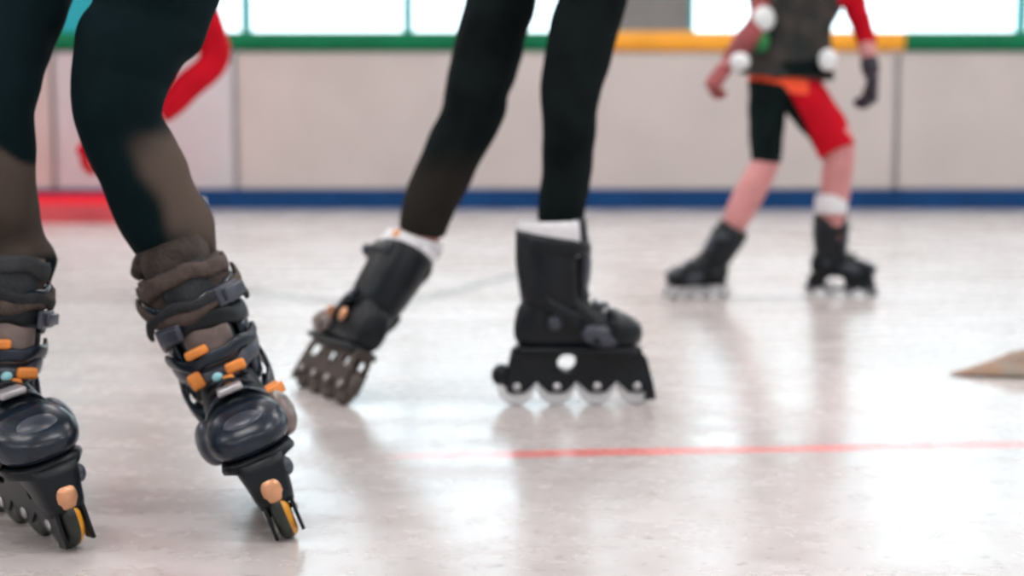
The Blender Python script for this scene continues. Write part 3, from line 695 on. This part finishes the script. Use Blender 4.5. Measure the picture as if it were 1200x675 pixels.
lm = remesh(bm, .006, 2); at = lm.attributes.new('panel', 'FLOAT', 'POINT'); zz = P(0, 165, 2.7).z; xs = P(605, 160, 2.7).x
for i, v in enumerate(lm.vertices): at.data[i].value = sstep(0, .08, zz-v.co.z)*.8 if v.co.x < xs else 0
link('leggings', lm, mid, ('leggw',))
skate(mid, MmR, 'black inline skate in side view with white wheels and a round hole in the frame', midst, sm, brake=True)
skate(mid, MmL, 'dark brown and black inline skate with copper buckle, leaning and pushed out behind', dict(midst, accent='copper', strap='navy', panel='grey', buckle='copper', wheel='brownd', hub='hubm', frame='brownd', toe='grey', bs=1, toeup=0, single=0), sml)
mls = [o for o in mid.children if o.name.startswith('inline_skate')][-1]
def sockband(parent, c, d, a, h, m='sock', name='sock'):
    bm = bmesh.new(); d = d.normalized(); e1 = V((0, -1, 0)); e1 = (e1-d*e1.dot(d)).normalized(); e2 = d.cross(e1)
    shellband(bm, c-d*h/2, c+d*h/2, e1, e2, a, a, a, a, -PI, PI-.001, .006, 36, 6, bulge=.004, tilt=.004)
    link(name, fin(bm), parent, (m,))
sockband(mid, P(657, 275, 2.655), V((0, 0, 1)), .043, .035)
blob('ankle_clip', P(446, 344, 2.70), (.022, .020, .019), 'copper', mls); blob('cuff_clip', P(466, 279, 2.71), (.012, .012, .018), 'copper', mls); blob('lilac_highlight', P(432, 372, 2.68), (.016, .014, .022), 'greyd', mls)  # two copper clips; lilac highlight on the boot put in as a slate blob
sockband(mid, P(489, 285, 2.76), P(500, 252, 2.755)-P(489, 285, 2.76), .042, .030)

# ================================================================== far skater, a child
K = .80
fst = dict(wheel='wheelw', hub='hubw', cuff='shell', strap='shell', toe='shell', panel='greyd', buckle='greyd', accent='copper', frame='shell', hole=.036, holez=.064, single=1, b1='greyd', fz=.8)
fR0 = G(984, 347); MfR = skate_matrix(fR0, -22, 0, 0, .84, 0)
fL0 = G(787, 350); MfL = skate_matrix(fL0, -160, 12, 0, .84)
sfr = (.03, -.17, 1); sfl = (-.46, 0.06, 1)
YF = fR0.y
J = dict(kneeR=P(984, 168, YF-.08), kneeL=P(897, 190, YF-.06), ankR=shaft_pt(MfR, sfr, 0, .8), ankL=shaft_pt(MfL, sfl, 0, .62), toeR=toe_pt(MfR, .8), toeL=toe_pt(MfL, .62))
J['hipL'] = P(903, 100, YF); J['hipR'] = P(940, 100, YF)
hc0 = (J['hipL']+J['hipR'])/2
J['neck'] = P(937, -52, YF-.03); J['head'] = J['neck']+V((0, -.03, .085)); J['look'] = V((.1, -1, -.2))
J['shL'] = P(902, -36, YF-.02); J['shR'] = P(990, -30, YF-.02)
J['elL'] = P(890, 24, YF-.08); J['wrL'] = P(849, 80, YF-.14); J['elR'] = P(1013, 40, YF-.02); J['wrR'] = P(1022, 92, YF-.06)
J['hdL'] = V((-.5, -.1, -.7)); J['hdR'] = V((.05, -.1, -1)); J['pnL'] = V((.6, .3, -.3)); J['pnR'] = V((-1, .2, 0)); J['ra'] = .95; J['thL'] = -1; J['thR'] = 1
J['rlL'] = (.072, .056, .062, .045); J['rlR'] = (.076, .060, .062, .045)
far, hc, up, fw, sd, T = person('far', 'child in a red and black outfit with brown jersey skating towards camera with feet apart', J, K, V((0.1, -1, 0)), .005, dict(skin='skinp'), .75, 1.0)
jersey = shirt(far, J, hc, up, fw, K, 'shirtf', [(p, a*1.2, b) for p, a, b in T], False, -.012, grow=.012, vox=.005)
jersey.name = 'jersey'
# sleeves
for s_, m1, sc in (('L', 'pinks', 1.0), ('R', 'redf', .88)):
    bm = bmesh.new(); sh, el, wr = J['sh'+s_], J['el'+s_], J['wr'+s_]
    chain(bm, [(sh+V((0, 0, .012)), .052*sc), (sh.lerp(el, .5), .044*sc), (el, .037*sc), (el.lerp(wr, .4), .037*sc)] + ([(el.lerp(wr, .95), .028*sc)] if s_ == 'L' else []), fw, .01, 22, fold(.002, 12, 2)); link('sleeve', remesh(bm, .005, 2), far, (m1,))
# shorts in two colours: black leg and red leg
bm = bmesh.new()
hipr = 44*YF/FPX
chain(bm, [(P(921, 84, YF), hipr, .085), (P(920, 100, YF), 43*YF/FPX, .09), (P(920, 116, YF), 40*YF/FPX, .085)], V((0, -1, 0)), .008, 36, round_ends=False)
chain(bm, [rl(902, 104, YF, 24, 1.2), rl(899, 130, YF-.03, 22), rl(898, 160, YF-.05, 20), rl(898, 192, YF-.06, 17)], V((0, -1, 0)), .008, 30, fold(.0015, 9, 2), round_ends=False)
chain(bm, [rl(935, 104, YF, 28, 1.1), rl(952, 128, YF-.03, 26), rl(970, 152, YF-.06, 24), rl(981, 178, YF-.08, 22.5)], V((0, -1, 0)), .008, 30, fold(.0015, 9, 5), round_ends=False)
sh_ = remesh(bm, .005, 2); sh_.materials.append(M['blackf']); sh_.materials.append(M['redf']); sh_.materials.append(M['redo'])
z_at = lambda py: P(0, py, YF).z
for p in sh_.polygons:
    c = p.center; px = 600+c.x*FPX/(c.y); py = 185-(c.z-CAM_H)*FPX/YF
    # seam: the red panel sweeps from the left waist down across to the outer right leg
    sx = (c.x-P(880, 0, YF).x)*FPX/YF; top = 91+sx*.10; low = 96+sx*.16+max(0, sx-30)**1.45*.30
    p.material_index = 2 if (py < low and sx < 62 and py < top+16) else (1 if py < low else 0)
    p.use_smooth = True
so = link('shorts', sh_, far); so['label'] = 'shorts with one black leg and one red leg'
# belt band under the jersey
bm = bmesh.new(); c = P(930, 84, YF); d = V((-.08, 0, 1)).normalized(); e1 = V((0, -1, 0)); e2 = d.cross(e1)
shellband(bm, c-d*.02, c+d*.028, e1, e2, .100, .122, .098, .122, -PI, PI-.001, .006, 40, 4); link('waist_belt', fin(bm), far, ('blackf',))
# pads
blob('elbow_pad', P(895, 22, YF-.11), (.036, .026, .040), 'whitep', far); sockband(far, P(893, 50, YF-.10), V((.1, 0, 1)), .012, .05, 'greens', 'pad_strap')
blob('wrist_guard', P(867, 72, YF-.19), (.032, .024, .028), 'whitep', far); blob('hip_pad', P(970, 70, YF-.11), (.030, .022, .035), 'whitep', far)
blob('shoulder_cap', P(984, -4, YF-.04), (.055, .04, .035), 'redf', far)
bm = bmesh.new(); hand_geo(bm, J['wrR'], J['hdR'], J['pnR'], K*1.1, 1, .95, 1.35)
link('glove', remesh(bm, .004, 2), far, ('glove',))
bm = bmesh.new(); hand_geo(bm, J['wrL'], J['hdL'], J['pnL'], K*1.05, -1, .9, 1.35); link('glove', remesh(bm, .004, 2), far, ('pinks',))
bm = bmesh.new(); chain(bm, [(J['elR'].lerp(J['wrR'], .45), .030), (J['elR'].lerp(J['wrR'], 1.0), .027)], fw, .01, 20); link('glove_cuff', fin(bm), far, ('glove',))
sockband(far, P(974, 239, YF-.035), V((.03, -.1, 1)), .043, .062)
skate(far, MfR, 'black inline skate with white frame and large round opening', fst, sfr)
skate(far, MfL, 'dark inline skate with toe pointing left and white frame', dict(fst, wheel='wheelw', front='hubm', accent='shell', frame='wheelw', hole=.02, fz=.62), sfl)

# ================================================================== red jacket skater, mostly hidden behind the near leg
Y4 = 4.55
r1 = G(222, 352); r2 = G(205, 340); M4R = skate_matrix(r1, -80, 0, 0, .95, 0); M4L = skate_matrix(r2, -95, 0, 0, .95, 0)
J = dict(kneeR=P(158, 150, Y4-.05), kneeL=P(150, 158, Y4+.12), ankR=shaft_pt(M4R, sm, 0), ankL=shaft_pt(M4L, sm, 0), toeR=toe_pt(M4R), toeL=toe_pt(M4L))
J['hipR'] = P(175, 25, Y4+.02); J['hipL'] = P(150, 25, Y4+.16)
J['neck'] = P(172, -130, Y4-.05); J['head'] = J['neck']+V((-.02, -.05, .10)); J['look'] = V((-.3, -1, -.1))
J['shR'] = P(212, -60, Y4-.02); J['shL'] = P(143, -70, Y4+.06)
J['elR'] = P(252, 64, Y4+.06); J['wrR'] = P(180, 146, Y4-.05); J['elL'] = P(122, 60, Y4+.05); J['wrL'] = P(113, 155, Y4-.05); J['hdL'] = V((-.5, -.1, -.75)); J['pnL'] = V((1, 0, -.3)); J['thL'] = -1; J['thR'] = 1
rp, hc, up, fw, sd, T = person('red', 'person in a red jacket with one arm bent, mostly hidden behind the near trouser leg', J, .92, V((-.3, -1, 0)), .007, {}, .6, .8)
T = [(p, a*.85, b) for p, a, b in T]
shirt(rp, J, hc, up, fw, .92, 'redf', T, True, grow=.014, slv=1.05)
bm = bmesh.new()
chain(bm, [(hc+up*.07, .125, .105), (hc, .14, .115), (hc-up*.09, .12, .10)], fw, .015, 30)
for s_ in 'LR':
    chain(bm, [(J['hip'+s_], .075), (J['hip'+s_].lerp(J['knee'+s_], .5), .066), (J['knee'+s_], .060), (J['knee'+s_].lerp(J['ank'+s_], .35), .060), (J['knee'+s_].lerp(J['ank'+s_], .7), .050), (J['knee'+s_].lerp(J['ank'+s_], .9), .042)], V((0, -1, 0)), .012, 24)
link('leggings', remesh(bm, .007, 2), rp, ('legg',))
bm = bmesh.new(); hand_geo(bm, J['wrL'], J['hdL'], J['pnL'], .98, -1, .6, 1.35); link('glove', remesh(bm, .004, 2), rp, ('redf',))
skate(rp, M4R, 'black inline skate hidden behind the near leg', midst, sm); skate(rp, M4L, 'black inline skate hidden behind the near leg, further back', midst, sm)
